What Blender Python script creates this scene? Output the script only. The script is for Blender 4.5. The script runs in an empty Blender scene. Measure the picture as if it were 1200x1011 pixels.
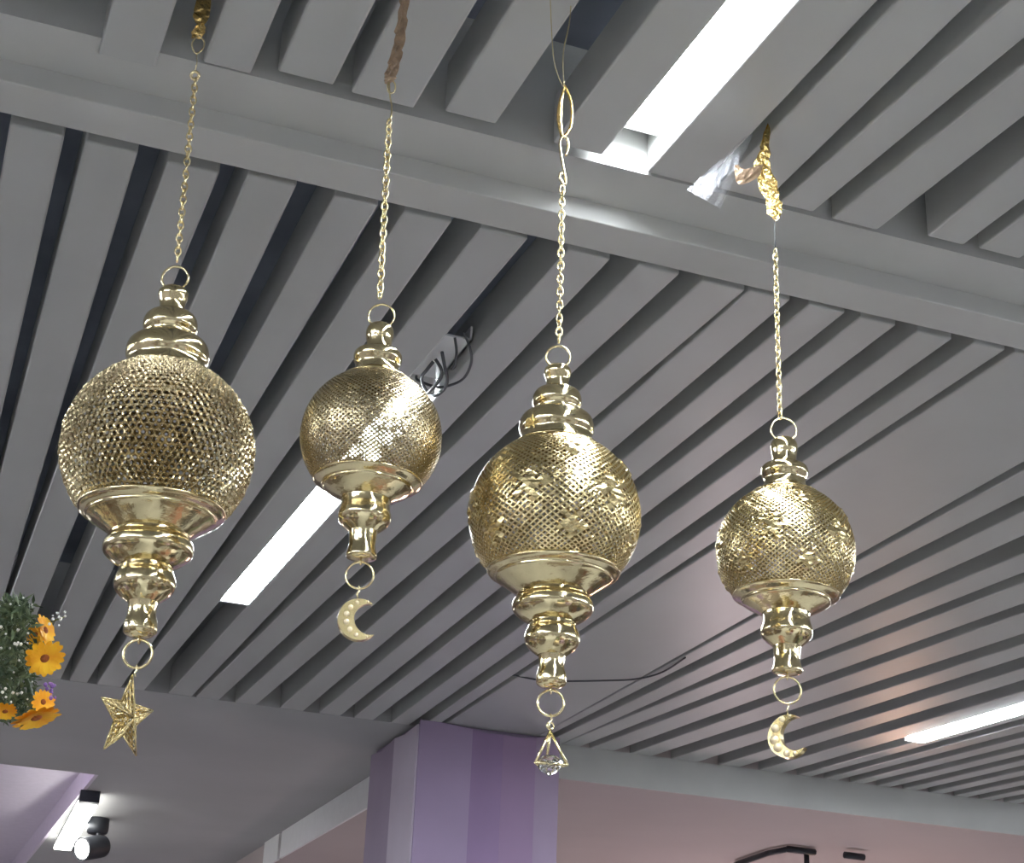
import bpy, bmesh, math, random
from mathutils import Vector, Matrix, Quaternion
random.seed(7)
sc = bpy.context.scene
COL = sc.collection

# ------------------------------------------------------------------ camera
F = 1973.06
CAM = Vector((0, 0, 1.6))
R_ = ((-0.36099973, 0.93167642, -0.04072155), (0.35843392, 0.17893075, 0.91624719), (0.86093224, 0.31616901, -0.39853838))
AX = Vector((R_[0][1], R_[1][1], R_[2][1])); AY = Vector((R_[0][0], R_[1][0], R_[2][0])); AZ = -Vector((R_[0][2], R_[1][2], R_[2][2]))
def to_world(c): return Vector((AX.dot(c), AY.dot(c), AZ.dot(c)))
cam_data = bpy.data.cameras.new('camera'); cam = bpy.data.objects.new('camera', cam_data); COL.objects.link(cam)
right, up, back = to_world(Vector((1, 0, 0))), to_world(Vector((0, -1, 0))), to_world(Vector((0, 0, -1)))
m = Matrix((right, up, back)).transposed().to_4x4(); m.translation = CAM
cam.matrix_world = m
cam_data.sensor_width = 36; cam_data.lens = 36 * F / 1200; cam_data.clip_start = 0.05
sc.camera = cam
# ------------------------------------------------------------------ light and exposure
sc.view_settings.view_transform = 'Standard'; sc.view_settings.look = 'None'; sc.view_settings.gamma = 1
sc.view_settings.use_curve_mapping = False; sc.view_settings.exposure = 2.7
TUBE_STRENGTH = 13.0
world = bpy.data.worlds.new('World'); sc.world = world; world.use_nodes = True
world.node_tree.nodes['Background'].inputs[0].default_value = (0.55, 0.57, 0.62, 1)
world.node_tree.nodes['Background'].inputs[1].default_value = 0.12
def lamp(name, typ, loc, energy, color, **kw):
    d = bpy.data.lights.new(name, typ); d.energy = energy; d.color = color
    for k, v in kw.items(): setattr(d, k, v)
    o = bpy.data.objects.new(name, d); o.location = loc; COL.objects.link(o); return o
# unseen shop lamps low at far right, giving the warm glints and pink tint
for p_ in ((5.2, 7.9, 2.3), (5.55, 8.2, 2.35), (5.4, 8.0, 2.42)): lamp('unseen_lamp', 'POINT', p_, 1.2, (1.0, 0.6, 0.42), shadow_soft_size=0.03)
lamp('unseen_lamp', 'POINT', (3.9, 7.2, 1.5), 4.2, (1.0, 0.76, 0.78), shadow_soft_size=0.15)
lamp('unseen_lamp', 'POINT', (-0.6, 9.2, 1.6), 3.4, (0.95, 0.95, 1.0), shadow_soft_size=0.15)  # added fill lamp that brightens the far left plaster and side board

def ray(px, py): return to_world(Vector(((px - 600) / F, (py - 505) / F, 1)))
def at_z(px, py, z):
    r = ray(px, py); return CAM + r * ((z - CAM.z) / r.z)
def at_y(px, py, y):
    r = ray(px, py); return CAM + r * (y / r.y)
def at_x(px, py, x):
    r = ray(px, py); return CAM + r * (x / r.x)
def at_d(px, py, d): return CAM + ray(px, py) * d

# ------------------------------------------------------------------ materials
MATS = {}
def mat(name, col, rough=0.5, metal=0.0, noise=0.0, nscale=30, bump=0.0, bscale=60, emit=None, estr=0, spec=None, col2=None, trans=0.0, ior=1.45):
    if name in MATS: return MATS[name]
    M = bpy.data.materials.new(name); M.use_nodes = True; nt = M.node_tree; b = nt.nodes['Principled BSDF']
    b.inputs['Base Color'].default_value = (*col, 1); b.inputs['Roughness'].default_value = rough; b.inputs['Metallic'].default_value = metal
    if spec is not None: b.inputs['Specular IOR Level'].default_value = spec
    if trans: b.inputs['Transmission Weight'].default_value = trans; b.inputs['IOR'].default_value = ior
    tc = nt.nodes.new('ShaderNodeTexCoord')
    if noise or col2:
        n = nt.nodes.new('ShaderNodeTexNoise'); n.inputs['Scale'].default_value = nscale; n.inputs['Detail'].default_value = 4
        nt.links.new(tc.outputs['Object'], n.inputs['Vector'])
        cr = nt.nodes.new('ShaderNodeValToRGB'); cr.color_ramp.elements[0].position = 0.35; cr.color_ramp.elements[1].position = 0.65
        c2 = col2 or tuple(min(1, c * (1 + noise)) for c in col); c1 = col if col2 else tuple(c * (1 - noise) for c in col)
        cr.color_ramp.elements[0].color = (*c1, 1); cr.color_ramp.elements[1].color = (*c2, 1)
        nt.links.new(n.outputs['Fac'], cr.inputs['Fac']); nt.links.new(cr.outputs['Color'], b.inputs['Base Color'])
    if bump:
        n2 = nt.nodes.new('ShaderNodeTexNoise'); n2.inputs['Scale'].default_value = bscale; n2.inputs['Detail'].default_value = 3
        nt.links.new(tc.outputs['Object'], n2.inputs['Vector'])
        bp = nt.nodes.new('ShaderNodeBump'); bp.inputs['Strength'].default_value = bump; bp.inputs['Distance'].default_value = 0.01
        nt.links.new(n2.outputs['Fac'], bp.inputs['Height']); nt.links.new(bp.outputs['Normal'], b.inputs['Normal'])
    if emit: b.inputs['Emission Color'].default_value = (*emit, 1); b.inputs['Emission Strength'].default_value = estr
    MATS[name] = M; return M
M_SLAT = mat('grey_paint', (0.43, 0.435, 0.42), 0.36, noise=0.03, nscale=4)
M_BEAM = mat('beam_paint', (0.46, 0.46, 0.44), 0.6, noise=0.04, nscale=5)
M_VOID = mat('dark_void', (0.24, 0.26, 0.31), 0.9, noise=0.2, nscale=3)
M_PLASTER = mat('plaster', (0.39, 0.39, 0.385), 0.85, noise=0.04, nscale=2)
M_SOFFIT = mat('soffit_paint', (0.46, 0.40, 0.39), 0.8, noise=0.03, nscale=2)
M_WHITE = mat('white_metal', (0.8, 0.8, 0.8), 0.4, noise=0.02)
M_TUBE = mat('tube_diffuser', (0.9, 0.9, 0.9), 0.5, emit=(0.88, 0.94, 1.0), estr=TUBE_STRENGTH)
M_LED = mat('led_diffuser', (0.9, 0.9, 0.9), 0.5, emit=(1, 1, 0.95), estr=2.6)
M_COVE = mat('added_cove_led', (0.9, 0.85, 0.95), 0.5, emit=(0.88, 0.78, 1.0), estr=4.2)
M_BRASS = mat('polished_brass', (0.69, 0.58, 0.34), 0.13, 1.0, noise=0.05, nscale=40, bump=0.08, bscale=70)
M_BRASSG = mat('pierced_brass', (0.64, 0.52, 0.27), 0.25, 1.0, noise=0.08, nscale=60)
M_BRASSI = mat('antique_brass', (0.52, 0.43, 0.26), 0.25, 1.0, noise=0.12, nscale=50)
M_INNER = mat('shaded_brass', (0.22, 0.16, 0.07), 0.5, 1.0, noise=0.1)  # globe insides: the dim interior is put into this darker brass colour
M_CHAIN = mat('chain_gold', (0.85, 0.72, 0.42), 0.22, 1.0, noise=0.05)
M_FOIL = mat('gold_foil', (0.85, 0.6, 0.22), 0.22, 1.0, noise=0.1, bump=0.5, bscale=120)
M_TAPE = mat('brown_ribbon', (0.33, 0.23, 0.15), 0.35, 0.3, noise=0.25, nscale=80, bump=0.4, bscale=90)
M_DARK = mat('dark_metal', (0.03, 0.033, 0.04), 0.4, 0.3, noise=0.1)
M_CABLE = mat('grey_cable', (0.06, 0.065, 0.07), 0.5, noise=0.1)
M_PEARL = mat('pearl', (0.8, 0.68, 0.46), 0.15, 0.3, noise=0.04)
M_CRYSTAL = mat('crystal', (1, 1, 1), 0.0, trans=1.0, ior=1.6)
M_PETAL = mat('yellow_petal', (0.9, 0.36, 0.005), 0.6, col2=(1.0, 0.58, 0.02), nscale=30)
M_FCORE = mat('flower_core', (0.28, 0.07, 0.01), 0.8, noise=0.3, nscale=200)
M_LEAF = mat('leaf_green', (0.03, 0.06, 0.025), 0.6, col2=(0.13, 0.17, 0.08), nscale=40)
M_BUD = mat('white_bud', (0.75, 0.75, 0.7), 0.7, noise=0.08)
M_VIOLET = mat('violet_petal', (0.25, 0.13, 0.45), 0.6, noise=0.2)
M_FLOOR = mat('floor_tile', (0.66, 0.67, 0.68), 0.25, col2=(0.76, 0.77, 0.78), nscale=1.2)
M_WALL = mat('shop_wall', (0.3, 0.28, 0.29), 0.8, noise=0.05, nscale=1)

# ------------------------------------------------------------------ mesh helpers
def mesh_obj(name, verts, faces, material, parent=None, smooth=False):
    me = bpy.data.meshes.new(name); me.from_pydata([tuple(v) for v in verts], [], faces); me.update()
    if smooth:
        for p in me.polygons: p.use_smooth = True
    me.materials.append(material)
    o = bpy.data.objects.new(name, me); COL.objects.link(o)
    if parent: o.parent = parent
    return o
def empty(name, loc, parent=None):
    o = bpy.data.objects.new(name, None); o.empty_display_size = 0.05; o.location = loc; COL.objects.link(o)
    if parent: o.parent = parent
    return o
def tag(o, label=None, cat=None, group=None, kind=None):
    if label: o['label'] = label
    if cat: o['category'] = cat
    if group: o['group'] = group
    if kind: o['kind'] = kind
    return o
BOXF = [(0, 3, 2, 1), (4, 5, 6, 7), (0, 1, 5, 4), (1, 2, 6, 5), (2, 3, 7, 6), (3, 0, 4, 7)]
def box_v(x0, x1, y0, y1, z0, z1):
    return [(x0, y0, z0), (x1, y0, z0), (x1, y1, z0), (x0, y1, z0), (x0, y0, z1), (x1, y0, z1), (x1, y1, z1), (x0, y1, z1)]
def box(name, x0, x1, y0, y1, z0, z1, material, parent=None, bevel=0.0):
    o = mesh_obj(name, box_v(x0, x1, y0, y1, z0, z1), BOXF, material, parent)
    if bevel:
        b = o.modifiers.new('bevel', 'BEVEL'); b.width = bevel; b.segments = 2
    return o
def lathe(name, prof, scale, material, parent=None, seg=56, smooth=True):
    # prof: list of (r, z); refined with Catmull-Rom for smooth turned shapes
    P = [Vector((r, z)) for r, z in prof]; pts = []
    for i in range(len(P) - 1):
        p0 = P[max(i - 1, 0)]; p1 = P[i]; p2 = P[i + 1]; p3 = P[min(i + 2, len(P) - 1)]
        for k in range(3):
            t = k / 3
            q = 0.5 * ((2 * p1) + (p2 - p0) * t + (2 * p0 - 5 * p1 + 4 * p2 - p3) * t * t + (3 * p1 - p0 - 3 * p2 + p3) * t ** 3)
            pts.append((max(q.x, 0.0005), q.y))
    pts.append((max(P[-1].x, 0.0005), P[-1].y))
    V, Fc = [], []
    for r, z in pts:
        for k in range(seg):
            a = 2 * math.pi * k / seg; V.append((r * scale * math.cos(a), r * scale * math.sin(a), z * scale))
    for i in range(len(pts) - 1):
        for k in range(seg):
            k2 = (k + 1) % seg; Fc.append((i * seg + k, (i + 1) * seg + k, (i + 1) * seg + k2, i * seg + k2))
    return mesh_obj(name, V, Fc, material, parent, smooth)
def tube_data(path, rad, seg=8, closed=False):
    P = [Vector(p) for p in path]; n = len(P); V, Fc = [], []
    ref = Vector((0.31, 0.27, 0.91)); prev = None
    for i, p in enumerate(P):
        a = P[(i - 1) % n] if closed or i > 0 else P[i]; b = P[(i + 1) % n] if closed or i < n - 1 else P[i]
        t = (b - a).normalized()
        u = t.cross(ref if prev is None else prev)
        if prev is None:
            if u.length < 1e-3: u = t.cross(Vector((1, 0, 0)))
            u.normalize()
        else:
            u = (prev - t * prev.dot(t)).normalized()
        prev = u
        w = t.cross(u); r = rad[i] if isinstance(rad, (list, tuple)) else rad
        for k in range(seg):
            an = 2 * math.pi * k / seg; V.append(p + u * (r * math.cos(an)) + w * (r * math.sin(an)))
    for i in range(n if closed else n - 1):
        j = (i + 1) % n
        for k in range(seg):
            k2 = (k + 1) % seg; Fc.append((i * seg + k, i * seg + k2, j * seg + k2, j * seg + k))
    if not closed:
        Fc.append(tuple(range(seg))[::-1]); Fc.append(tuple((n - 1) * seg + k for k in range(seg)))
    return V, Fc
def tube(name, path, rad, material, parent=None, seg=8, closed=False):
    V, Fc = tube_data(path, rad, seg, closed); return mesh_obj(name, V, Fc, material, parent, True)
def spline(pts, n=8):
    P = [Vector(p) for p in pts]; out = []
    for i in range(len(P) - 1):
        p0 = P[max(i - 1, 0)]; p1 = P[i]; p2 = P[i + 1]; p3 = P[min(i + 2, len(P) - 1)]
        for k in range(n):
            t = k / n
            out.append(0.5 * ((2 * p1) + (p2 - p0) * t + (2 * p0 - 5 * p1 + 4 * p2 - p3) * t * t + (3 * p1 - p0 - 3 * p2 + p3) * t ** 3))
    out.append(P[-1]); return out
def ring_path(c, r, ax1, ax2, n=32, r2=None):
    c = Vector(c); r2 = r if r2 is None else r2
    return [c + Vector(ax1) * (r * math.cos(2 * math.pi * k / n)) + Vector(ax2) * (r2 * math.sin(2 * math.pi * k / n)) for k in range(n)]
def join_data(parts):
    V, Fc = [], []
    for v, f in parts:
        o = len(V); V += list(v); Fc += [tuple(i + o for i in q) for q in f]
    return V, Fc

# ------------------------------------------------------------------ the room
ZC = 3.0            # underside of the slats
SH = 0.1          # slat depth
YB0, YB1 = 2.27, 5.6
floor = tag(box('floor', -4.5, 8, -5, 14, -0.1, 0, M_FLOOR), 'pale tiled shop floor far below the lanterns', 'floor', kind='structure')
for nm, a in (('wall_left', (-4.6, -4.5, -5, 14, 0, 3.6)), ('wall_right', (8, 8.1, -5, 14, 0, 3.6)), ('wall_back', (-4.5, 8, 14, 14.1, 0, 3.6))):
    tag(box(nm, *a, M_WALL), 'plain mauve grey shop wall outside the view', 'wall', kind='structure')

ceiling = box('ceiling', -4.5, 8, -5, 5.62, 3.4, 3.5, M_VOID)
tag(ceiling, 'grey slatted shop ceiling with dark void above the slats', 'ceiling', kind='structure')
def slat(name, y0, y1, xl0, xr0, xl1, xr1, z0=ZC, h=SH, parent=ceiling, material=None):
    V = [(xl0, y0, z0), (xr0, y0, z0), (xr1, y1, z0), (xl1, y1, z0), (xl0, y0, z0 + h), (xr0, y0, z0 + h), (xr1, y1, z0 + h), (xl1, y1, z0 + h)]
    o = mesh_obj(name, V, BOXF, material or M_SLAT, parent)
    b = o.modifiers.new('bevel', 'BEVEL'); b.width = 0.0035; b.segments = 2
    return o
# gaps between the far slats: (left, right) at the near beam and at the far bulkhead
GAPS = [((-0.022, 0.014), (0.02, 0.06)), ((0.095, 0.126), (0.145, 0.165)), ((0.206, 0.252), (0.262, 0.266)), ((0.334, 0.375), (0.36, 0.42)),
        ((0.454, 0.516), (0.513, 0.541)), ((0.59, 0.633), (0.60, 0.631)), ((0.714, 0.763), (0.712, 0.725)), ((0.847, 0.92), (0.79, 0.87)),
        ((0.998, 1.048), (0.95, 0.964)), ((1.125, 1.169), (1.043, 1.098)), ((1.253, 1.258), (1.172, 1.253)), ((1.34, 1.377), (1.337, 1.392)),
        ((1.45, 1.482), (1.468, 1.517)), ((1.556, 1.603), (1.588, 1.652)), ((1.676, 1.719), (1.72, 1.765)), ((1.787, 1.808), (1.81, 1.83)),
        ((2.135, 2.167), (2.175, 2.176)), ((2.27, 2.335), (2.205, 2.24)), ((2.449, 2.56), (2.297, 2.30)), ((2.662, 2.72), (2.375, 2.415)),
        ((2.85, 2.895), (2.51, 2.578)), ((3.06, 3.12), (2.665, 2.745)), ((3.195, 3.27), (2.852, 2.94)), ((3.365, 3.46), (3.026, 3.11)), ((3.55, 3.64), (3.21, 3.275))]
for k in range(1, 13):
    GAPS.append(((3.64 + .135 * k - .055, 3.64 + .135 * k), (3.275 + .118 * k - .06, 3.275 + .118 * k)))
YF = 5.56
def ext(a, b, y): return a + (b - a) * (y - YB0) / (YF - YB0)
for i in range(len(GAPS) - 1):
    (a0, a1), (b0, b1) = GAPS[i], GAPS[i + 1]
    xl0, xr0, xl1, xr1 = a0[1], b0[0], ext(a0[1], a1[1], YB1), ext(b0[0], b1[0], YB1)
    y0 = YB0 + random.uniform(0, 0.008) + (0.012 if i < 3 else 0)
    if i == 15:
        p = slat('panel', y0, YB1, xl0, xr0, xl1, xr1)
        p['label'] = 'wide flat grey panel between the slats'
    else:
        slat('slat', y0, YB1, xl0, xr0, xl1, xr1)
for k in range(14):     # the same slats going on to the left, out of the view
    x = -0.022 - .125 * k
    slat('slat', YB0 + .01, YB1, x - .08, x, x - .04, x + .035)
# near slats, on the camera's side of the beam
NEAR = [(-0.035, 0.048, 1.95), (0.1, 0.189, 2.034), (0.25, 0.319, 2.008), (0.352, 0.434, 1.985), (0.462, 0.557, 1.992), (0.60, 0.68, 1.98), (0.775, 0.856, 1.99),
        (0.937, 1.032, 2.005), (1.055, 1.142, 2.0)]
for xl, xr, ye in NEAR: slat('slat', -3.5, ye, xl, xr, xl + (.01 if xl == .1 else 0), xr, ZC - (.012 if ye > 2.02 else 0), .085)
slat('slat', 0.6, 2.0, 1.215, 1.295, 1.165, 1.225)
slat('slat', 0.6, 2.005, 1.335, 1.405, 1.262, 1.346)
slat('slat', 0.6, 1.987, 1.415, 1.515, 1.428, 1.497)
slat('slat', 0.6, 1.985, 1.55, 1.64, 1.525, 1.605)
for k in range(10): slat('slat', -3.5, 1.99, 1.66 + .125 * k, 1.74 + .125 * k, 1.65 + .125 * k, 1.73 + .125 * k)
for k in range(14): slat('slat', -3.5, 1.985, -.17 - .125 * k, -.09 - .125 * k, -.17 - .125 * k, -.09 - .125 * k)

beam = tag(box('trim_1', -4.5, 8, 2.01, 2.118, ZC, ZC + .2, M_BEAM), 'grey two step beam crossing the slatted ceiling', 'beam', kind='structure')
box('lower_step', -4.5, 8, 2.118, 2.2016, ZC - .035, ZC + .2, M_BEAM, beam, 0.002)

# bulkhead and plain ceilings beyond the slats
pl = mesh_obj('ceiling', *join_data([
    (box_v(-4.5, 1.86, 5.6, 7.1, 3.0, 3.45), BOXF), (box_v(.86, 1.86, 7.1, 14, 3.0, 3.3), BOXF), (box_v(-4.5, .86, 12, 14, 3.0, 3.3), BOXF),
    (box_v(-4.5, .86, 7.1, 12, 3.13, 3.3), BOXF)]), M_PLASTER)
tag(pl, 'plain grey plaster ceiling with a sunken tray at lower left', 'ceiling', kind='structure')
box('tray_lining', .845, .86, 7.1, 12, 3.0, 3.13, mat('tray_paint', (.62, .56, .64), .6, noise=.03), pl)
box('tray_panel', -4.5, .845, 7.1, 12, 3.11, 3.13, mat('tray_paint', (.62, .56, .64), .6), pl)
cove = box('added_cove_strip', -3.5, .6, 7.105, 7.125, 3.04, 3.07, M_COVE, pl); cove['label'] = 'added lavender light strip hidden inside the tray edge'  # unseen strip, added to fill the tray with lavender light
sof = tag(box('trim_2', 1.86, 8, 5.6, 14, 2.878, 3.45, M_SOFFIT), 'dropped soffit behind the purple column with grey front face', 'soffit', kind='structure')
box('front_board', 1.861, 8, 5.59, 5.6, 2.876, 3.0, M_BEAM, sof)
box('side_board', 1.848, 1.86, 5.6, 7.95, 2.876, 3.0, M_WHITE, sof)
box('side_board', 1.848, 1.86, 8.0, 8.3, 2.876, 3.0, M_WHITE, sof)

# ------------------------------------------------------------------ purple column
colm = box('column', 1.742, 2.245, 5.522, 6.06, 0, 2.999, mat('column_core', (.27, .21, .3), .8, noise=.05))
tag(colm, 'square column wrapped in lavender and purple fabric panels', 'column', kind='structure')
def fabric(x0, y0, x1, y1, tops, col, n=10):
    # a hanging cloth strip with a wavy cut top, running along one side of the column
    V, Fc = [], []
    a, b = Vector((x0, y0, 0)), Vector((x1, y1, 0)); d = b - a; nrm = Vector((d.y, -d.x, 0)).normalized()
    ts = len(tops) - 1
    for i in range(n + 1):
        t = i / n; f = t * ts; k = min(int(f), ts - 1); zt = tops[k] + (tops[k + 1] - tops[k]) * (f - k)
        p = a + d * t + nrm * (0.006 + 0.004 * math.sin(t * math.pi))
        q = a + d * t
        V += [(p.x, p.y, 0.02), (p.x, p.y, zt), (q.x, q.y, 0.02), (q.x, q.y, zt)]
    for i in range(n):
        o, e = 4 * i, 4 * i + 4
        Fc += [(o, e, e + 1, o + 1), (o + 2, o + 3, e + 3, e + 2), (o + 1, e + 1, e + 3, o + 3), (o, o + 2, e + 2, e)]
    Fc += [(0, 1, 3, 2), (4 * n, 4 * n + 2, 4 * n + 3, 4 * n + 1)]
    return mesh_obj('fabric_panel', V, Fc, mat('fabric_%d' % (col[0] * 1000 + col[1] * 100 + col[2] * 10), col, .75, noise=.04, nscale=4), colm)
fabric(1.73, 6.07, 1.73, 5.78, [2.985, 2.97, 2.99], (.38, .31, .41))
fabric(1.73, 5.78, 1.73, 5.51, [2.99, 2.975, 2.985], (.58, .51, .60))
fabric(1.73, 5.51, 1.925, 5.51, [3.0, 2.999, 2.99], (.33, .25, .38))
fabric(1.925, 5.51, 2.04, 5.51, [2.99, 2.981, 2.986], (.28, .19, .33))
fabric(2.04, 5.51, 2.165, 5.51, [2.986, 2.98, 2.99], (.31, .21, .34))
fabric(2.165, 5.51, 2.255, 5.51, [2.99, 2.999, 2.999], (.35, .27, .38))

# ------------------------------------------------------------------ ceiling lights
def tube_light(label, xa, ya, xb, yb, w, z, group='white tube lights in the ceiling gaps'):
    e = empty('tube_light', ((xa + xb) / 2, (ya + yb) / 2, z)); tag(e, label, 'light', group)
    d = Vector((xb - xa, yb - ya, 0)); L = d.length; e.rotation_euler.z = math.atan2(d.y, d.x)
    dif = box('diffuser', -L / 2, L / 2, -w / 2, w / 2, 0, 0.02, M_TUBE, e, 0.004)
    box('housing', -L / 2 - .01, L / 2 + .01, -w / 2 + .004, w / 2 - .004, 0.02, 0.06, M_WHITE, e)
    box('end_cap', -L / 2 - .012, -L / 2, -w / 2, w / 2, 0, .045, M_WHITE, e); box('end_cap', L / 2, L / 2 + .012, -w / 2, w / 2, 0, .045, M_WHITE, e)
    return e
tube_light('bright tube light above the beam beside the third lantern chain', .897, 1.955, .90, -.4, .078, 3.043)
mid = tube_light('tube light behind the second lantern with loose cables at its end', .866, 2.93, .85, 4.49, .078, ZC + .002)
tube_light('narrow tube light shining among the far right slats', 3.335, 4.9, 3.56, 2.6, .07, ZC - .004)
for a in [(x, y0, x, y1) for y0, y1 in ((-3.2, -1.2), (-.5, 1.5)) for x in (-3.4, -2.2, -1.02, 2.93, 4.2, 5.4)] + [(-1.0, 2.9, -1.0, 4.5), (-2.2, 2.9, -2.2, 4.5), (-3.4, 2.9, -3.4, 4.5), (.9, -3.2, .9, -1.2), (5.6, 2.9, 5.6, 4.5)]:
    tube_light('added tube light in the slatted ceiling outside the view', a[0], a[1], a[2], a[3], .078, ZC + .04, 'added tube lights outside the view')  # unseen tubes added for more floor bounce and glints on the brass
# unlit end of the fixture and its loose cables
tray = mesh_obj('wiring_tray', *join_data([(box_v(-.036, .036, -.095, .095, 0, .004), BOXF), (box_v(-.036, -.032, -.095, .095, 0, .03), BOXF), (box_v(.032, .036, -.095, .095, 0, .03), BOXF)]), M_WHITE)
tag(tray, 'open white wiring tray with loose black cables beside the second lantern', 'wiring tray')
tray.location = (.874, 2.815, ZC + .03)
def pxz(pts, z): return [at_z(x, y, z + dz) for x, y, dz in pts]
CB = [[(543, 388, .02), (551, 408, .0), (552, 425, -.005), (544, 442, -.008), (530, 450, -.008), (512, 453, -.004), (490, 445, 0), (488, 440, .02)],
      [(533, 395, .02), (535, 412, 0), (533, 428, .0), (529, 432, .02)],
      [(510, 420, .01), (517, 432, -.006), (516, 443, -.01), (506, 455, -.01), (497, 465, 0), (496, 470, .02)],
      [(518, 412, .01), (521, 428, -.004), (524, 444, -.008), (520, 456, -.006), (510, 463, -.004), (501, 460, .01)],
      [(508, 423, .01), (500, 433, -.004), (494, 442, -.002), (498, 455, 0), (505, 462, .02)]]
for i, c in enumerate(CB):
    o = tube('cable', [p - tray.location for p in spline(pxz(c, ZC - .004), 7)], .0027 if i < 2 else .0036, M_CABLE, tray, 6)
cord = tube('cord', spline([at_z(x, y, ZC - dz) for x, y, dz in ((600, 790, -.004), (640, 797, .008), (700, 797, .01), (745, 795, .009), (776, 787, .006), (803, 770, .004))], 8), .0028, M_CABLE)
tag(cord, 'thin dark cord hanging across the wide ceiling panel behind the third lantern', 'cord')

# LED bar and spotlight at lower left
e = empty('led_bar', (.955, 8.43, 2.985)); tag(e, 'white rectangular light bar on the plaster ceiling at lower left', 'light')
a0, a1 = at_z(103, 942, 2.95), at_z(73, 995, 2.95)
e.location = (a0 + a1) / 2; dv = a1 - a0; e.rotation_euler.z = math.atan2(dv.y, dv.x); L = dv.length
box('diffuser', -L / 2, L / 2, -.042, .042, -.002, .02, M_LED, e, .004); box('housing', -L / 2 - .02, L / 2, -.036, .036, .02, .05, M_DARK, e)
box('end_cap', -L / 2 - .06, -L / 2 - .001, -.042, .042, .0, .05, M_DARK, e)
sp = empty('spotlight', at_z(116, 958, 3.0)); tag(sp, 'black ceiling spotlight with white lens beside the light bar', 'spotlight')
q0 = at_z(116, 957, 3.0)
head = at_d(104, 991, (q0 - CAM).dot(-back) - .15)
def loc(v): return Vector(v) - sp.location
lathe('ceiling_mount', [(0.0, 0), (.9, 0), (1, -.3), (1, -1.2), (.7, -1.5), (0, -1.5)], .05, M_DARK, sp, 24)
tube('arm', spline([loc(q0) + Vector((0, 0, -.05)), loc(q0) + Vector((.02, -.02, -.14)), loc(head) + Vector((.05, .03, .04)), loc(head) + Vector((.03, .02, 0))], 5), .012, M_DARK, sp)
hd = lathe('lamp_head', [(0, -.1), (.9, -.1), (1.0, 0.0), (1.0, 2.0), (.85, 2.5), (.4, 2.7), (0, 2.7)], .052, M_DARK, sp, 28)
lens = lathe('lens', [(0, -.14), (.6, -.14), (.84, -.12), (.86, -.05)], .052, M_LED, hd, 28)
hd.location = loc(head) + Vector((-.03, -.04, -.02)); hd.rotation_euler = (Vector((.75, .55, .25))).to_track_quat('Z', 'Y').to_euler()

# black track fixture low at the right
tk = empty('track_fixture', at_z(925, 993, 2.86)); tag(tk, 'black angled track bar under the soffit at lower right', 'track light')
def tl(x, y, z=2.86): return at_z(x, y, z) - tk.location
tube('rail', [tl(862, 1012), tl(900, 999), tl(925, 994)], .012, M_DARK, tk, 6); tube('crossbar', [tl(922, 994), tl(955, 998)], .014, M_DARK, tk, 6)
tube('drop_rod', [tl(945, 998), tl(945, 998) + Vector((0, 0, -.12))], .012, M_DARK, tk, 6)
tk2 = tube('track_lamp', [at_z(990, 1001, 2.85), at_z(1012, 1004, 2.85)], .015, M_DARK, None, 8)
tag(tk2, 'small black lamp end at the bottom edge right of the track bar', 'track light')

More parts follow.
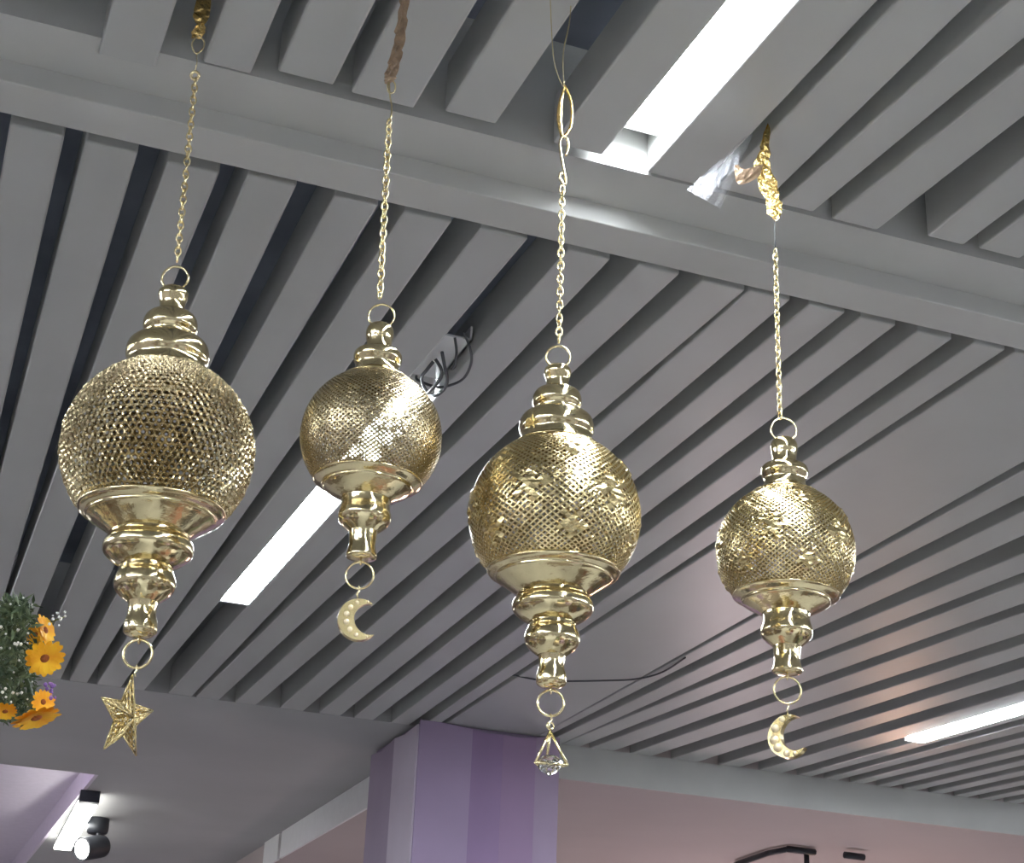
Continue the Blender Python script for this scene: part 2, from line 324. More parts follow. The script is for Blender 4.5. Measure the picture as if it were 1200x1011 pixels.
# ------------------------------------------------------------------ lanterns
def merc(y): return 2 * math.atan(math.exp(y)) - math.pi / 2
def imerc(l): return math.log(math.tan(math.pi / 4 + l / 2))
def sph(u, y, R, jit=0.0):
    la = merc(y); r = R * (1 + jit); return (r * math.cos(la) * math.cos(u), r * math.cos(la) * math.sin(u), r * math.sin(la))
LAT0, LAT1 = math.radians(-42), math.radians(62)
def globe_lattice(R, N, aspect, hole, m, flowers, mat_, parent, seed):
    rnd = random.Random(seed); du = 2 * math.pi / N; dy = du * aspect; y0, y1 = imerc(LAT0), imerc(LAT1)
    rows = int((y1 - y0) / (dy / 2)); dy = 2 * (y1 - y0) / rows
    V, Fc, cache = [], [], {}
    def emb(u, y):
        for (fu, fy, fr) in flowers:
            d = math.atan2(math.sin(u - fu), math.cos(u - fu)); q = math.hypot(d, y - fy)
            if q < fr:
                an = math.atan2(y - fy, d); pet = fr * (.62 + .33 * math.cos(5 * an + fu * 3))
                if q < pet: return .010 + .012 * abs(math.sin(q / fr * 7 + math.cos(5 * an)))
        return 0
    def vid(i2, j):
        key = (i2 % (2 * N), j)
        if key not in cache:
            u = i2 * du / 2; y = y0 + j * dy / 2; cache[key] = len(V); V.append(sph(u, y, R, rnd.uniform(-.0015, .0015) + emb(u, y)))
        return cache[key]
    for j in range(0, rows + 1):
        for i in range(N):
            i2 = 2 * i + (j % 2); c = (i2 * du / 2, y0 + j * dy / 2)
            pts = [(i2 - 1, j), (i2, j - 1), (i2 + 1, j), (i2, j + 1)]
            if j == 0: pts = [(i2 - 1, j), (i2 + 1, j), (i2, j + 1)]
            if j == rows: pts = [(i2 - 1, j), (i2, j - 1), (i2 + 1, j)]
            out = [vid(*p) for p in pts]
            if emb(*c) > 0 or j == 0 or j == rows:
                Fc.append(tuple(out)); continue
            o8, inn = [], []
            if m == 4:
                o8 = out
                for p in pts:
                    inn.append(len(V)); V.append(sph(c[0] + (p[0] - i2) * du / 2 * hole, c[1] + (p[1] - j) * dy / 2 * hole, R, rnd.uniform(-.003, .0015)))
            else:
                for k in range(4):
                    p, q = pts[k], pts[(k + 1) % 4]
                    o8.append(out[k]); key = ('m',) + tuple(sorted((out[k], out[(k + 1) % 4])))
                    if key not in cache:
                        cache[key] = len(V); V.append([(V[out[k]][t] + V[out[(k + 1) % 4]][t]) / 2 for t in range(3)])
                    o8.append(cache[key])
                for k in range(8):
                    an = math.pi + k * math.pi / 4
                    inn.append(len(V)); V.append(sph(c[0] + math.cos(an) * du / 2 * hole, c[1] + math.sin(an) * dy / 2 * hole, R, rnd.uniform(-.003, .0015)))
            n = len(o8)
            for k in range(n):
                k2 = (k + 1) % n; Fc.append((o8[k], o8[k2], inn[k2], inn[k]))
    o = mesh_obj('globe', V, Fc, mat_, parent)
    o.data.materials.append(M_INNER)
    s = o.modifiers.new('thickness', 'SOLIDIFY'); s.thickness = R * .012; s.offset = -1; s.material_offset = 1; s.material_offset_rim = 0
    return o
def globe_rings(R, N, mat_, parent, seed):
    rnd = random.Random(seed); du = 2 * math.pi / N; y0, y1 = imerc(LAT0), imerc(LAT1); dy = du * .866; rows = int((y1 - y0) / dy) + 1
    V, Fc = [], []; S = 12
    for j in range(rows):
        for i in range(N):
            u = (i + .5 * (j % 2)) * du; y = y0 + (j + .3) * dy; jr = rnd.uniform(-.006, .006); tu, ty = rnd.uniform(-.09, .09), rnd.uniform(-.09, .09)
            b = len(V)
            for (q, h) in ((.30, -.004), (.49, .012), (.67, -.004)):
                for k in range(S):
                    a = 2 * math.pi * k / S; cu, cy = q * math.cos(a), q * math.sin(a)
                    V.append(sph(u + du * cu, min(y + du * cy, y1), R, h + jr + (cu * tu + cy * ty) * .2))
            for t in range(2):
                for k in range(S):
                    k2 = (k + 1) % S; Fc.append((b + t * S + k, b + t * S + k2, b + (t + 1) * S + k2, b + (t + 1) * S + k))
    return mesh_obj('globe', V, Fc, mat_, parent)

BIG = dict(
    neck=[(.0, 1.93), (.10, 1.93), (.15, 1.90), (.165, 1.85), (.155, 1.80), (.14, 1.75), (.135, 1.70), (.14, 1.64), (.16, 1.60)],
    collars=[[(.14, 1.63), (.24, 1.60), (.285, 1.54), (.295, 1.46), (.285, 1.41), (.262, 1.37), (.262, 1.30)],
             [(.25, 1.33), (.36, 1.29), (.425, 1.23), (.447, 1.14), (.44, 1.07), (.42, 1.02), (.425, .96), (.46, .90), (.49, .875)]],
    cup=[(.745, -.655), (.765, -.68), (.735, -.715), (.672, -.74), (.668, -.765), (.61, -.80), (.54, -.85), (.475, -.895), (.41, -.945)],
    knops=[[(.41, -.94), (.42, -.985), (.455, -1.035), (.465, -1.10), (.45, -1.15), (.40, -1.20), (.33, -1.25), (.27, -1.28)],
           [(.265, -1.27), (.275, -1.33), (.30, -1.39), (.315, -1.46), (.30, -1.53), (.24, -1.60), (.16, -1.66)]],
    tip=[(.155, -1.65), (.145, -1.72), (.145, -1.80), (.165, -1.87), (.172, -1.93), (.16, -1.99), (.08, -2.03), (0, -2.03)],
    rt=2.06, rb=-2.2, rr=.145)
SMALL = dict(
    neck=[(0, 1.78), (.12, 1.78), (.17, 1.75), (.2, 1.68), (.2, 1.60), (.185, 1.52), (.18, 1.42), (.2, 1.36)],
    collars=[[(.19, 1.38), (.30, 1.34), (.345, 1.29), (.35, 1.22), (.335, 1.17), (.31, 1.11), (.315, 1.04), (.35, .97), (.42, .91), (.49, .875)]],
    cup=[(.745, -.655), (.765, -.68), (.71, -.715), (.63, -.75), (.625, -.78), (.55, -.83), (.46, -.88), (.385, -.92), (.345, -.945)],
    knops=[[(.34, -.93), (.335, -1.02), (.35, -1.10), (.37, -1.18), (.365, -1.25), (.32, -1.32), (.25, -1.38), (.2, -1.42)]],
    tip=[(.2, -1.41), (.19, -1.5), (.185, -1.6), (.2, -1.7), (.215, -1.76), (.2, -1.80), (.1, -1.82), (0, -1.82)],
    rt=1.93, rb=-2.05, rr=.19)

link_mesh = None
def make_link():
    P = []
    for k in range(16):
        a = 2 * math.pi * k / 16; P.append((.0036 * math.cos(a), 0, .0062 * math.sin(a) * 1.0))
    V, Fc = tube_data(P, .00125, 6, True)
    o = mesh_obj('link', V, Fc, M_CHAIN, None, True); me = o.data; bpy.data.objects.remove(o); return me
link_mesh = make_link()
def chain(label, top, bot):
    c = empty('hanging_chain', bot); tag(c, label, 'chain', 'gold link chains of the lanterns')
    d = top - bot; n = max(2, round(d.length / .0092)); q = d.to_track_quat('Z', 'Y'); rz = random.uniform(-.3, .3)
    for i in range(n):
        o = bpy.data.objects.new('link', link_mesh); COL.objects.link(o); o.parent = c
        o.location = d * ((i + .5) / n); o.rotation_mode = 'QUATERNION'
        o.rotation_quaternion = q @ Quaternion((0, 0, 1), rz + (math.pi / 2 if i % 2 else 0) + random.uniform(-.25, .25))
    return c

def lantern(label, cpx, Rpx, tpx, bpx, Y, spec, kind, pat):
    c = at_y(*cpx, Y); t = at_y(*tpx, Y); b = at_y(*bpx, Y)
    depth = (c - CAM).dot(-back); R = Rpx / F * depth
    ax = (t - b).normalized()
    e = empty('hanging_lantern', c); tag(e, label, 'lantern', 'hanging brass lanterns')
    e.rotation_mode = 'QUATERNION'; e.rotation_quaternion = Quaternion((0, 1, 0), math.atan2(ax.x, ax.z))
    lathe('neck', spec['neck'], R, M_BRASS, e)
    for pr in spec['collars']: lathe('collar', pr, R, M_BRASS, e)
    lathe('cup', spec['cup'], R, M_BRASS, e, 72)
    for pr in spec['knops']: lathe('knop', pr, R, M_BRASS, e)
    lathe('tip', spec['tip'], R, M_BRASS, e)
    if pat == 'rings': globe_rings(R, 82, M_BRASSI, e, 1)
    elif pat == 'hex': globe_lattice(R, 74, .82, .44, 8, [], M_BRASSI, e, 2)
    else:
        fl = []
        for k in range(6):
            u = -math.pi / 2 + .35 + k * math.pi / 3
            fl += [(u, .05, .25), (u + math.pi / 6, .6, .18), (u + math.pi / 6, -.42, .22)]
        globe_lattice(R, 68, .78, .60, 4, fl, M_BRASSG, e, 3 + len(kind))
    # bright rolled band at the top of the globe
    tube('rim', ring_path((0, 0, .878 * R), .49 * R, (1, 0, 0), (0, 1, 0), 48), .012 * R, M_BRASS, e, 6, True)
    w = .0013 * (R / .09)
    view = Vector((.93, -.36, 0)).normalized()
    tube('hanging_ring', ring_path((0, 0, spec['rt'] * R), spec['rr'] * R, view, (0, 0, 1), 32), w, M_CHAIN, e, 8, True)
    tube('hanging_ring', ring_path((0, 0, spec['rb'] * R), spec['rr'] * R, view, (0, 0, 1), 32), w, M_CHAIN, e, 8, True)
    # little staples that hold the rings
    for z0, zr, s in ((spec['neck'][0][1], spec['rt'], 1), (spec['tip'][-1][1], spec['rb'], -1)):
        zz = (zr - s * spec['rr']) * R
        tube('staple', ring_path((0, 0, zz), .035 * R, (.36, .93, 0), (0, 0, 1), 14), w * .8, M_CHAIN, e, 6, True)
    hz = (spec['rb'] - spec['rr']) * R
    return e, R, hz

def crescent(parent, R, hz, size, open_w, pearls, yaw, tilt, pr_=.36):
    n = 28; V, Fc = [], []; th = size * .09
    ro = size / 2
    outer = [(ro * math.cos(a), ro * math.sin(a)) for a in [math.radians(48 + 264 * i / n) for i in range(n + 1)]]
    p0, p1 = Vector(outer[0]), Vector(outer[-1])
    # inner arc through the horns, bulging by open_w
    cx = ro * open_w; ri = (p0 - Vector((cx, 0))).length
    aa0 = math.atan2(p0.y, p0.x - cx); aa1 = 2 * math.pi - aa0
    inner = [(cx + ri * math.cos(aa0 + (aa1 - aa0) * i / n), ri * math.sin(aa0 + (aa1 - aa0) * i / n)) for i in range(n + 1)]
    for (o, q) in zip(outer, inner):
        V += [(o[0], -th, o[1]), (q[0], -th, q[1]), (q[0], th, q[1]), (o[0], th, o[1])]
    for i in range(n):
        a, b = 4 * i, 4 * i + 4
        for k in range(4):
            k2 = (k + 1) % 4; Fc.append((a + k, a + k2, b + k2, b + k))
    cr = mesh_obj('crescent_pendant', V, Fc, M_BRASSG, parent)
    b = cr.modifiers.new('bevel', 'BEVEL'); b.width = size * .02; b.segments = 1; b.limit_method = 'ANGLE'
    for k in range(pearls):
        i = int((k + .9) * n / (pearls + .8)); o, q = Vector(outer[i]), Vector(inner[i]); c = (o + q) / 2; r = max((o - q).length * pr_, size * .03)
        bmx = bmesh.new(); bmesh.ops.create_uvsphere(bmx, u_segments=10, v_segments=7, radius=r)
        me = bpy.data.meshes.new('pearl'); bmx.to_mesh(me); bmx.free(); me.materials.append(M_PEARL)
        for p in me.polygons: p.use_smooth = True
        po = bpy.data.objects.new('pearl', me); COL.objects.link(po); po.parent = cr; po.location = (c.x, -th, c.y)
    cr.rotation_euler = (0, tilt, yaw)
    return cr
def small_hook(parent, z0, z1, w=.0009):
    o = tube('hook', [(0, 0, z0), (.0012, 0, (z0 * 2 + z1) / 3), (-.0012, 0, (z0 + 2 * z1) / 3), (0, 0, z1)], w, M_CHAIN, parent, 6); return o

# 1: big ring-pierced lantern with a star
L1, R1, h1 = lantern('largest lantern at far left with interlaced ring piercing and hanging star', (185, 528), 111, (207, 320), (164, 754), 1.88, BIG, 'a', 'rings')
z_star = h1 - .47 * R1
small_hook(L1, h1 + .004, h1 - .09 * R1)
def star(parent, rad, zc):
    V = []; Fc = []
    for k in range(10):
        a = math.pi / 2 + k * math.pi / 5; r = rad if k % 2 == 0 else rad * .42
        V.append((r * math.cos(a), 0, r * math.sin(a)))
    V += [(0, -rad * .24, 0), (0, rad * .24, 0)]
    for k in range(10):
        Fc.append((k, (k + 1) % 10, 10)); Fc.append(((k + 1) % 10, k, 11))
    frame = []
    for k in range(10):
        frame.append(tube_data([V[k], V[(k + 1) % 10]], rad * .022, 5)); frame.append(tube_data([V[k], V[10]], rad * .02, 5)); frame.append(tube_data([V[k], V[11]], rad * .02, 5))
    f = mesh_obj('star_pendant', *join_data(frame), M_BRASSG, parent, True)
    bm = bmesh.new(); vs = [bm.verts.new(v) for v in V]
    for q in Fc: bm.faces.new([vs[i] for i in q])
    bmesh.ops.subdivide_edges(bm, edges=bm.edges[:], cuts=3, use_grid_fill=True)
    me = bpy.data.meshes.new('filigree'); bm.to_mesh(me); bm.free(); me.materials.append(M_BRASSG)
    o = bpy.data.objects.new('filigree', me); COL.objects.link(o); o.parent = f
    w = o.modifiers.new('wire', 'WIREFRAME'); w.thickness = rad * .032
    f.location = (0, 0, zc); return f
st = star(L1, 47 / 111 * R1, h1 - .09 * R1 - 47 / 111 * R1 * .98)
st.location.x -= .055 * R1; st.rotation_euler = (.12, -.06, .75)
chain('gold chain holding the far left lantern', at_y(229, 92, 1.88), at_y(207.5, 305, 1.88))

# 2: small hex-pierced lantern with a crescent
L2, R2, h2 = lantern('small lantern in front of the bright tube light with fine round piercing and holed crescent', (435, 512), 83, (444, 357), (417, 676), 1.70, SMALL, 'b', 'hex')
small_hook(L2, h2 + .003, h2 - .13 * R2)
c2 = crescent(L2, R2, h2, 48 / 83 * R2, .52, 8, -.15, -.12, .2); c2.location = (.04 * R2, 0, h2 - .15 * R2 - 24 / 83 * R2)
chain('gold chain holding the second lantern from the left', at_y(456, 140, 1.70), at_y(445, 348, 1.70))

# 3: big lattice lantern with a caged crystal
L3, R3, h3 = lantern('large lattice lantern with embossed flowers and caged crystal drop, third from the left', (650, 605), 101, (653.5, 414), (645, 813), 1.68, BIG, 'ccc', 'lattice')
small_hook(L3, h3 + .003, h3 - .16 * R3)
apex = Vector((0, 0, h3 - .17 * R3)); hb = .38 * R3; rb = .205 * R3
base = [Vector((rb * math.cos(a), rb * math.sin(a), apex.z - hb)) for a in (math.radians(200), math.radians(320), math.radians(80))]
low = Vector((0, 0, apex.z - hb - .1 * R3))
fr = []
for k in range(3):
    fr.append(tube_data([apex, base[k]], .0016, 6)); fr.append(tube_data([base[k], base[(k + 1) % 3]], .0016, 6))
fr.append(tube_data(ring_path(apex + Vector((0, 0, .006)), .004, (1, 0, 0), (0, 0, 1), 12), .0011, 6, True))
cage = mesh_obj('crystal_pendant', *join_data(fr), M_CHAIN, L3, True)
bm = bmesh.new()
prof = [(.0, .62), (.55, .5), (.9, .15), (1.0, -.05), (.75, -.5), (0, -.95)]
rings = []
for ri, (r, z) in enumerate(prof):
    if r == 0: rings.append([bm.verts.new((0, 0, z))])
    else: rings.append([bm.verts.new((r * math.cos((k + .5 * (ri % 2)) * math.pi / 4), r * math.sin((k + .5 * (ri % 2)) * math.pi / 4), z)) for k in range(8)])
for a, b in zip(rings, rings[1:]):
    for k in range(8):
        k2 = (k + 1) % 8
        if len(a) == 1: bm.faces.new((a[0], b[k], b[k2]))
        elif len(b) == 1: bm.faces.new((a[k], b[0], a[k2]))
        else:
            i = 0; bm.faces.new((a[k], b[k], a[k2])) if True else None
            bm.faces.new((a[k2], b[k], b[k2]))
bmesh.ops.convex_hull(bm, input=bm.verts[:])
bmesh.ops.recalc_face_normals(bm, faces=bm.faces[:])
me = bpy.data.meshes.new('crystal'); bm.to_mesh(me); bm.free(); me.materials.append(M_CRYSTAL)
cry = bpy.data.objects.new('crystal', me); COL.objects.link(cry); cry.parent = cage; cry.location = (0, 0, apex.z - hb * .93); cry.scale = (.15 * R3,) * 3
cry['label'] = 'clear faceted crystal'
chain('gold chain holding the third lantern from the left', at_y(659, 218, 1.68), at_y(655, 400, 1.68))

# 4: small lattice lantern with a pearl crescent
L4, R4, h4 = lantern('small lattice lantern at far right with thin pearl crescent', (920.5, 646), 81, (915, 505), (919, 801), 1.83, SMALL, 'dddd', 'lattice')
small_hook(L4, h4 + .003, h4 - .16 * R4)
c4 = crescent(L4, R4, h4, 49 / 81 * R4, .42, 7, -.95, -.2); c4.location = (0.02 * R4, 0, h4 - .17 * R4 - 24 / 81 * R4)
chain('gold chain holding the far right lantern', at_y(908.5, 292, 1.83), at_y(914, 490, 1.83))

# ------------------------------------------------------------------ hangers: threads, hooks, foil and plastic
def strip(path_w, thick, crumple, seed):
    # crumpled ribbon along a path: (point, half width, side direction)
    rnd = random.Random(seed); V, Fc = [], []
    n = len(path_w); m_ = 5
    for i, (p, hw, sd) in enumerate(path_w):
        sd = Vector(sd).normalized(); nr = Vector((.36, -.9, .2))
        for k in range(m_):
            s = (k / (m_ - 1)) * 2 - 1
            V.append(Vector(p) + sd * (hw * s) + nr * (crumple * rnd.uniform(-1, 1)))
    base = len(V)
    for v in V[:base]: V.append(v + Vector((.36, .9, 0)).normalized() * thick)
    for i in range(n - 1):
        for k in range(m_ - 1):
            a = i * m_ + k; q = (a, a + 1, a + m_ + 1, a + m_); Fc.append(q); Fc.append(tuple(base + x for x in reversed(q)))
    for i in range(n - 1):
        for k in (0, m_ - 1):
            a = i * m_ + k; Fc.append((a, a + m_, base + a + m_, base + a))
    return V, Fc
SD = right
def ribbon(name, label, px, Y, hwpx, material, seed, crumple=.002, cat='ribbon', n=6, SD=SD):
    P = spline([at_y(x, y, Y + dy) for x, y, dy in px], n); N = len(P)
    W = [hwpx[min(int(i / (N - 1) * (len(hwpx) - 1)), len(hwpx) - 2)] for i in range(N)]
    pw = []
    for i, p in enumerate(P):
        f = i / (N - 1) * (len(hwpx) - 1); k = min(int(f), len(hwpx) - 2); hw = hwpx[k] + (hwpx[k + 1] - hwpx[k]) * (f - k)
        pw.append((p, hw / F * 2.0, SD))
    o = mesh_obj(name, *strip(pw, .0008, crumple, seed), material); return tag(o, label, cat)
ribbon('foil_ribbon', 'twist of gold foil above the far left lantern chain', [(240, -42, .01), (239, -10, .003), (236, 18, 0), (234, 32, 0), (230, 44, 0)], 1.885, [5, 8, 10, 11, 5, 9, 6], M_FOIL, 1)
th = tube('thread_loop', spline([at_y(x, y, 1.88) for x, y in ((231, 42), (225, 50), (227, 59), (231, 62), (238, 56), (239, 48), (233, 41))], 5) , .0011, M_CHAIN)
tag(th, 'small gold loop under the left gold foil twist', 'loop')
th = tube('thread', [at_y(230.5, 61, 1.88), at_y(231, 72, 1.88), at_y(229, 82, 1.88)], .0007, M_CHAIN); tag(th, 'short thread above the far left chain', 'thread')
cl = tube('clasp', ring_path(at_y(228.5, 88, 1.88), .0052, right, up, 18), .002, M_CHAIN, None, 8, True); tag(cl, 'round gold clasp at the top of the far left chain', 'clasp')

ribbon('brown_ribbon', 'twisted brown ribbon above the second lantern chain', [(473, -30, 0), (474, -5, 0), (470, 30, .003), (465, 62, 0), (458, 88, 0), (455, 96, 0)], 1.70, [6, 6, 5, 7, 6, 8, 7, 3], M_TAPE, 2, .003)
hk = tube('hook', spline([at_y(x, y, 1.70) for x, y in ((458, 92), (463, 98), (462, 107), (456, 108), (454, 100), (456, 96), (457, 112), (459, 124), (458, 137), (455, 141))], 5), .0011, M_CHAIN)
tag(hk, 'thin gold wire hook between the brown ribbon and its chain', 'hook')

th = tube('thread', spline([at_y(x, y, 1.68) for x, y in ((670, -34), (668, 20), (660, 62), (661, 100))], 5), .0008, M_CHAIN); tag(th, 'pale thread running up between slats above the third lantern', 'thread')
th = tube('thread', spline([at_y(x, y, 1.68) for x, y in ((644, -20), (648, 60), (654, 88), (661, 102))], 5), .0007, M_CHAIN); tag(th, 'slanting pale thread left of the straight one above the third lantern', 'thread')
lp = mesh_obj('foil_loop', *join_data([tube_data(spline([at_y(x, y, 1.68) for x, y in ((662, 100), (657, 118), (655.5, 140), (658.5, 160))], 6), [.001, .0012, .0015, .0018, .002, .0024, .0027, .003, .0032, .0034, .0035, .0035, .0034, .003, .0028, .0026, .0022, .002, .0018], 6),
                                        tube_data(spline([at_y(x, y, 1.68) for x, y in ((662, 100), (669, 118), (670, 138), (667, 152), (659, 161))], 4), .0018, 6)]), M_FOIL, None, True)
tag(lp, 'long gold foil loop above the third lantern hook', 'loop')
hk = tube('hook', spline([at_y(x, y, 1.68) for x, y in ((663, 182), (666, 172), (664, 162), (659, 160), (656, 168), (658, 185), (661, 200), (663, 212), (661, 216), (656, 208), (657, 202), (659, 204))], 5), .0018, M_CHAIN)
tag(hk, 'long gold S shaped wire hook over the third lantern chain', 'hook')

ribbon('foil_ribbon', 'bright crumpled gold foil bow above the far right lantern chain', [(903, 138, .01), (898, 156, 0), (896, 176, -.004), (893, 190, -.004), (897, 206, -.002), (903, 226, 0), (908, 243, 0), (908, 258, 0)], 1.83, [1, 4, 6, 9, 11, 13, 13, 10, 12, 2], M_FOIL, 5, .0022, n=3)
ribbon('foil_ribbon', 'small brown foil tail beside the gold bow', [(861, 196, -.006), (868, 206, -.006), (880, 204, -.005), (893, 198, -.004)], 1.83, [5, 12, 12, 9], M_TAPE, 6, .002, n=3, SD=up + right * .3)
th = tube('thread', [at_y(907.5, 254, 1.83), at_y(908, 276, 1.83), at_y(908.5, 290, 1.83)], .0007, M_CABLE); tag(th, 'thin dark thread below the gold foil bow', 'thread')
pm = bpy.data.materials.new('clear_plastic'); pm.use_nodes = True; nt = pm.node_tree; nt.nodes.clear()
o_ = nt.nodes.new('ShaderNodeOutputMaterial'); mx = nt.nodes.new('ShaderNodeMixShader'); tr = nt.nodes.new('ShaderNodeBsdfTransparent'); gl = nt.nodes.new('ShaderNodeBsdfPrincipled')
gl.inputs['Base Color'].default_value = (.5, .51, .53, 1); gl.inputs['Roughness'].default_value = .15; gl.inputs['Specular IOR Level'].default_value = 1
nz = nt.nodes.new('ShaderNodeTexNoise'); nz.inputs['Scale'].default_value = 60; mp = nt.nodes.new('ShaderNodeMapRange'); mp.inputs['From Min'].default_value = .4; mp.inputs['From Max'].default_value = .75; mp.inputs['To Min'].default_value = .02; mp.inputs['To Max'].default_value = .3
nt.links.new(nz.outputs['Fac'], mp.inputs['Value']); nt.links.new(mp.outputs['Result'], mx.inputs['Fac']); nt.links.new(tr.outputs[0], mx.inputs[1]); nt.links.new(gl.outputs[0], mx.inputs[2]); nt.links.new(mx.outputs[0], o_.inputs[0])
rnd = random.Random(3); V, Fc = [], []; n_, m_ = 12, 10
for i in range(n_ + 1):
    t = i / n_
    for k in range(m_ + 1):
        s = k / m_
        x = (872 - 67 * t) * (1 - s) + (884 - 40 * t) * s; y = (160 + 62 * t) * (1 - s) + (154 + 90 * t) * s
        V.append(at_y(x, y, 1.84 + .012 * math.sin(s * 5 + t * 2) + rnd.uniform(-.004, .004)))
for i in range(n_):
    for k in range(m_):
        a = i * (m_ + 1) + k; Fc.append((a, a + 1, a + m_ + 2, a + m_ + 1))
pw = mesh_obj('plastic_wrap', V, Fc, pm); s_ = pw.modifiers.new('thickness', 'SOLIDIFY'); s_.thickness = .0004
tag(pw, 'crumpled clear plastic wrap hanging beside the gold foil bow', 'plastic wrap')

# ------------------------------------------------------------------ flower garland at the left edge
DG = 2.6
gar = empty('flower_garland', at_d(-10, 780, DG)); tag(gar, 'hanging garland of yellow flowers, green leaves and white buds at left edge', 'garland')
def gl_(x, y, dd=0): return at_d(x, y, DG + dd) - gar.location
PX = DG / F
def flower(x, y, dd, rpx, facing, layers=2, npet=15, parent=gar):
    R = rpx * PX; V, Fc = [], []; rnd = random.Random(int(x * 7 + y))
    for ly in range(layers):
        for k in range(npet):
            a = 2 * math.pi * (k + .5 * ly) / npet + rnd.uniform(-.08, .08); ln = R * (1 - .22 * ly) * rnd.uniform(.88, 1.05); w = R * .17; lift = .12 + .22 * ly + rnd.uniform(-.05, .08)
            d = Vector((math.cos(a), math.sin(a), 0)); s = Vector((-d.y, d.x, 0)); b = len(V)
            for t, ww in ((.12, .35), (.45, .9), (.75, 1.0), (.93, .65), (1.0, .1)):
                c = d * (ln * t) + Vector((0, 0, R * lift * (t * 1.3 - .75 * t * t)))
                V += [c - s * (w * ww), c + Vector((0, 0, -w * .18 * ww)), c + s * (w * ww)]
            for j in range(4):
                for q in range(2): Fc.append((b + j * 3 + q, b + j * 3 + q + 1, b + j * 3 + q + 4, b + j * 3 + q + 3))
    o = mesh_obj('flower', V, Fc, M_PETAL, parent, True)
    o.location = gl_(x, y, dd); f = (right * facing[0] + up * facing[1] + back * facing[2]).normalized()
    o.rotation_mode = 'QUATERNION'; o.rotation_quaternion = f.to_track_quat('Z', 'Y')
    lathe('flower_core', [(0, .16), (.10, .16), (.2, .12), (.24, .04), (.2, -.02), (0, -.05)], R, M_FCORE, o, 16)
    return o
flower(52, 770, -.05, 24, (.45, -.25, .8))
flower(52, 738, .0, 20, (.9, .35, .25))
flower(42, 838, -.03, 31, (.3, -.72, .35))
flower(50, 822, -.02, 16, (.7, .2, .6))
flower(6, 832, -.06, 15, (.2, -.6, .7))
flower(42, 743, .02, 13, (-.2, .3, .9), 1)
rnd = random.Random(11); V, Fc = [], []
for k in range(2200):
    x = rnd.gauss(12, 18); y = rnd.uniform(703, 842)
    lim = 40 - abs(y - 770) * .12
    if x > lim + 8 or x < -60: continue
    p = gl_(x, y, rnd.uniform(-.03, .12)); d = Vector((rnd.uniform(-1, 1), rnd.uniform(-1, 1), rnd.uniform(-1, 1))).normalized(); s = d.cross(Vector((rnd.uniform(-1, 1), .4, .3))).normalized()
    ln = rnd.uniform(7, 19) * PX; w = rnd.uniform(1.0, 3.0) * PX; b = len(V)
    V += [p, p + d * ln * .5 + s * w, p + d * ln, p + d * ln * .5 - s * w + s.cross(d) * w * .4]; Fc += [(b, b + 1, b + 2), (b, b + 2, b + 3)]
fo = mesh_obj('foliage', V, Fc, M_LEAF, gar); fo['kind'] = 'stuff'
parts = []
for k in range(70):
    x = rnd.uniform(-20, 40); y = rnd.uniform(698, 822)
    if k < 10: x, y = rnd.uniform(55, 80), rnd.uniform(712, 736)
    bm = bmesh.new(); bmesh.ops.create_icosphere(bm, subdivisions=1, radius=rnd.uniform(1.2, 2.3) * PX); p = gl_(x, y, rnd.uniform(-.06, .0))
    bm.verts.index_update(); parts.append(([v.co + p for v in bm.verts], [tuple(v.index for v in f.verts) for f in bm.faces])); bm.free()
bd = mesh_obj('buds', *join_data(parts), M_BUD, gar); bd['kind'] = 'stuff'
parts = []
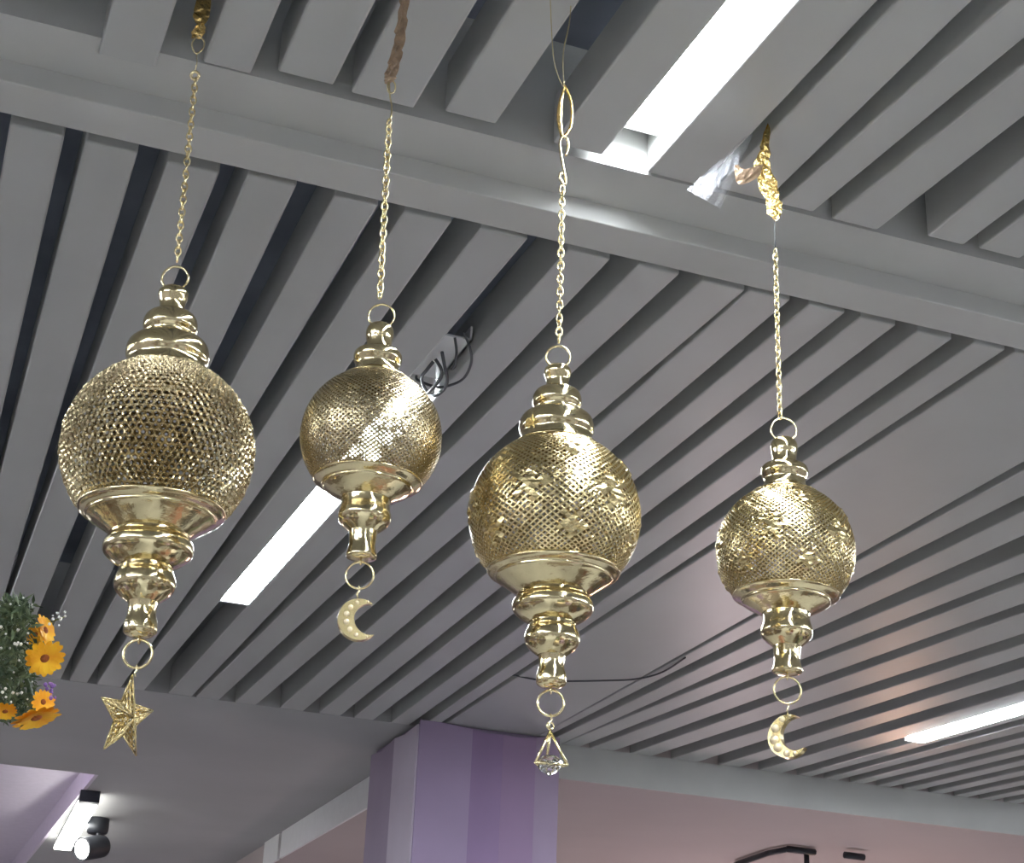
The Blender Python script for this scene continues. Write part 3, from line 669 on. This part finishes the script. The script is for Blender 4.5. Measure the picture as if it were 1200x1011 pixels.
for k in range(26):
    bm = bmesh.new(); bmesh.ops.create_icosphere(bm, subdivisions=1, radius=rnd.uniform(1.8, 3) * PX); p = gl_(rnd.gauss(58, 3), rnd.uniform(800, 820), rnd.uniform(-.02, .02))
    bm.verts.index_update(); parts.append(([v.co + p for v in bm.verts], [tuple(v.index for v in f.verts) for f in bm.faces])); bm.free()
vf = mesh_obj('violet_flower', *join_data(parts), M_VIOLET, gar); vf['label'] = 'small violet blossom spike'
tube('stem', spline([gl_(40, 830), gl_(25, 780, .03), gl_(-8, 740, .04), gl_(-40, 650, .05), Vector((gl_(-60, 500).x, gl_(-60, 500).y, ZC - gar.location.z))], 6), .004, M_LEAF, gar, 6)
tube('stem', spline([gl_(76, 722), gl_(55, 730, .02), gl_(20, 745, .03), gl_(-8, 740, .04)], 5), .0015, M_LEAF, gar, 5)

# ------------------------------------------------------------------ unseen shelves on the shop floor, added to break up the lantern reflections
rnd = random.Random(21)
WOOD = mat('shelf_wood', (.26, .22, .19), .5, noise=.2, nscale=6)
GOODS = [mat('goods_%d' % i, c, .5, noise=.1) for i, c in enumerate([(.32, .16, .12), (.1, .12, .2), (.7, .6, .4), (.05, .05, .05), (.15, .2, .12), (.75, .72, .7), (.3, .22, .34)])]
SPOT = [(.95, .6), (.95, 2.6), (-.75, 1.6), (2.15, 1.2), (-.9, 3.6), (-2.6, 1.0), (-2.6, 3.4), (-2.6, -1.6), (-1.1, 5.2), (1.9, 4.2), (3.4, 1.6), (3.4, 4.0), (5.0, 2.6), (.6, 6.6), (1.6, -2.4), (3.4, -1.2), (-.9, -3.2)]
for i, (x, y) in enumerate(SPOT):
    u = empty('unseen_shelf', (x, y, 0)); tag(u, 'unseen low dark wooden shelf added for the lantern reflections', 'shelf', 'added shelves below the view')
    box('base', -.3, .3, -.8, .8, 0, .12, WOOD, u); box('back_panel', -.02, .02, -.8, .8, .12, 1.15, WOOD, u)
    for z in (.45, .8, 1.15):
        box('shelf_board', -.3, .3, -.8, .8, z, z + .025, WOOD, u)
        for k in range(5):
            for sx in (-.16, .16):
                w, h = rnd.uniform(.06, .11), rnd.uniform(.08, .24)
                yy = -.62 + k * .31; box('goods', sx - .09, sx + .09, yy - w, yy + w, z + .025, z + .025 + h, rnd.choice(GOODS), u)
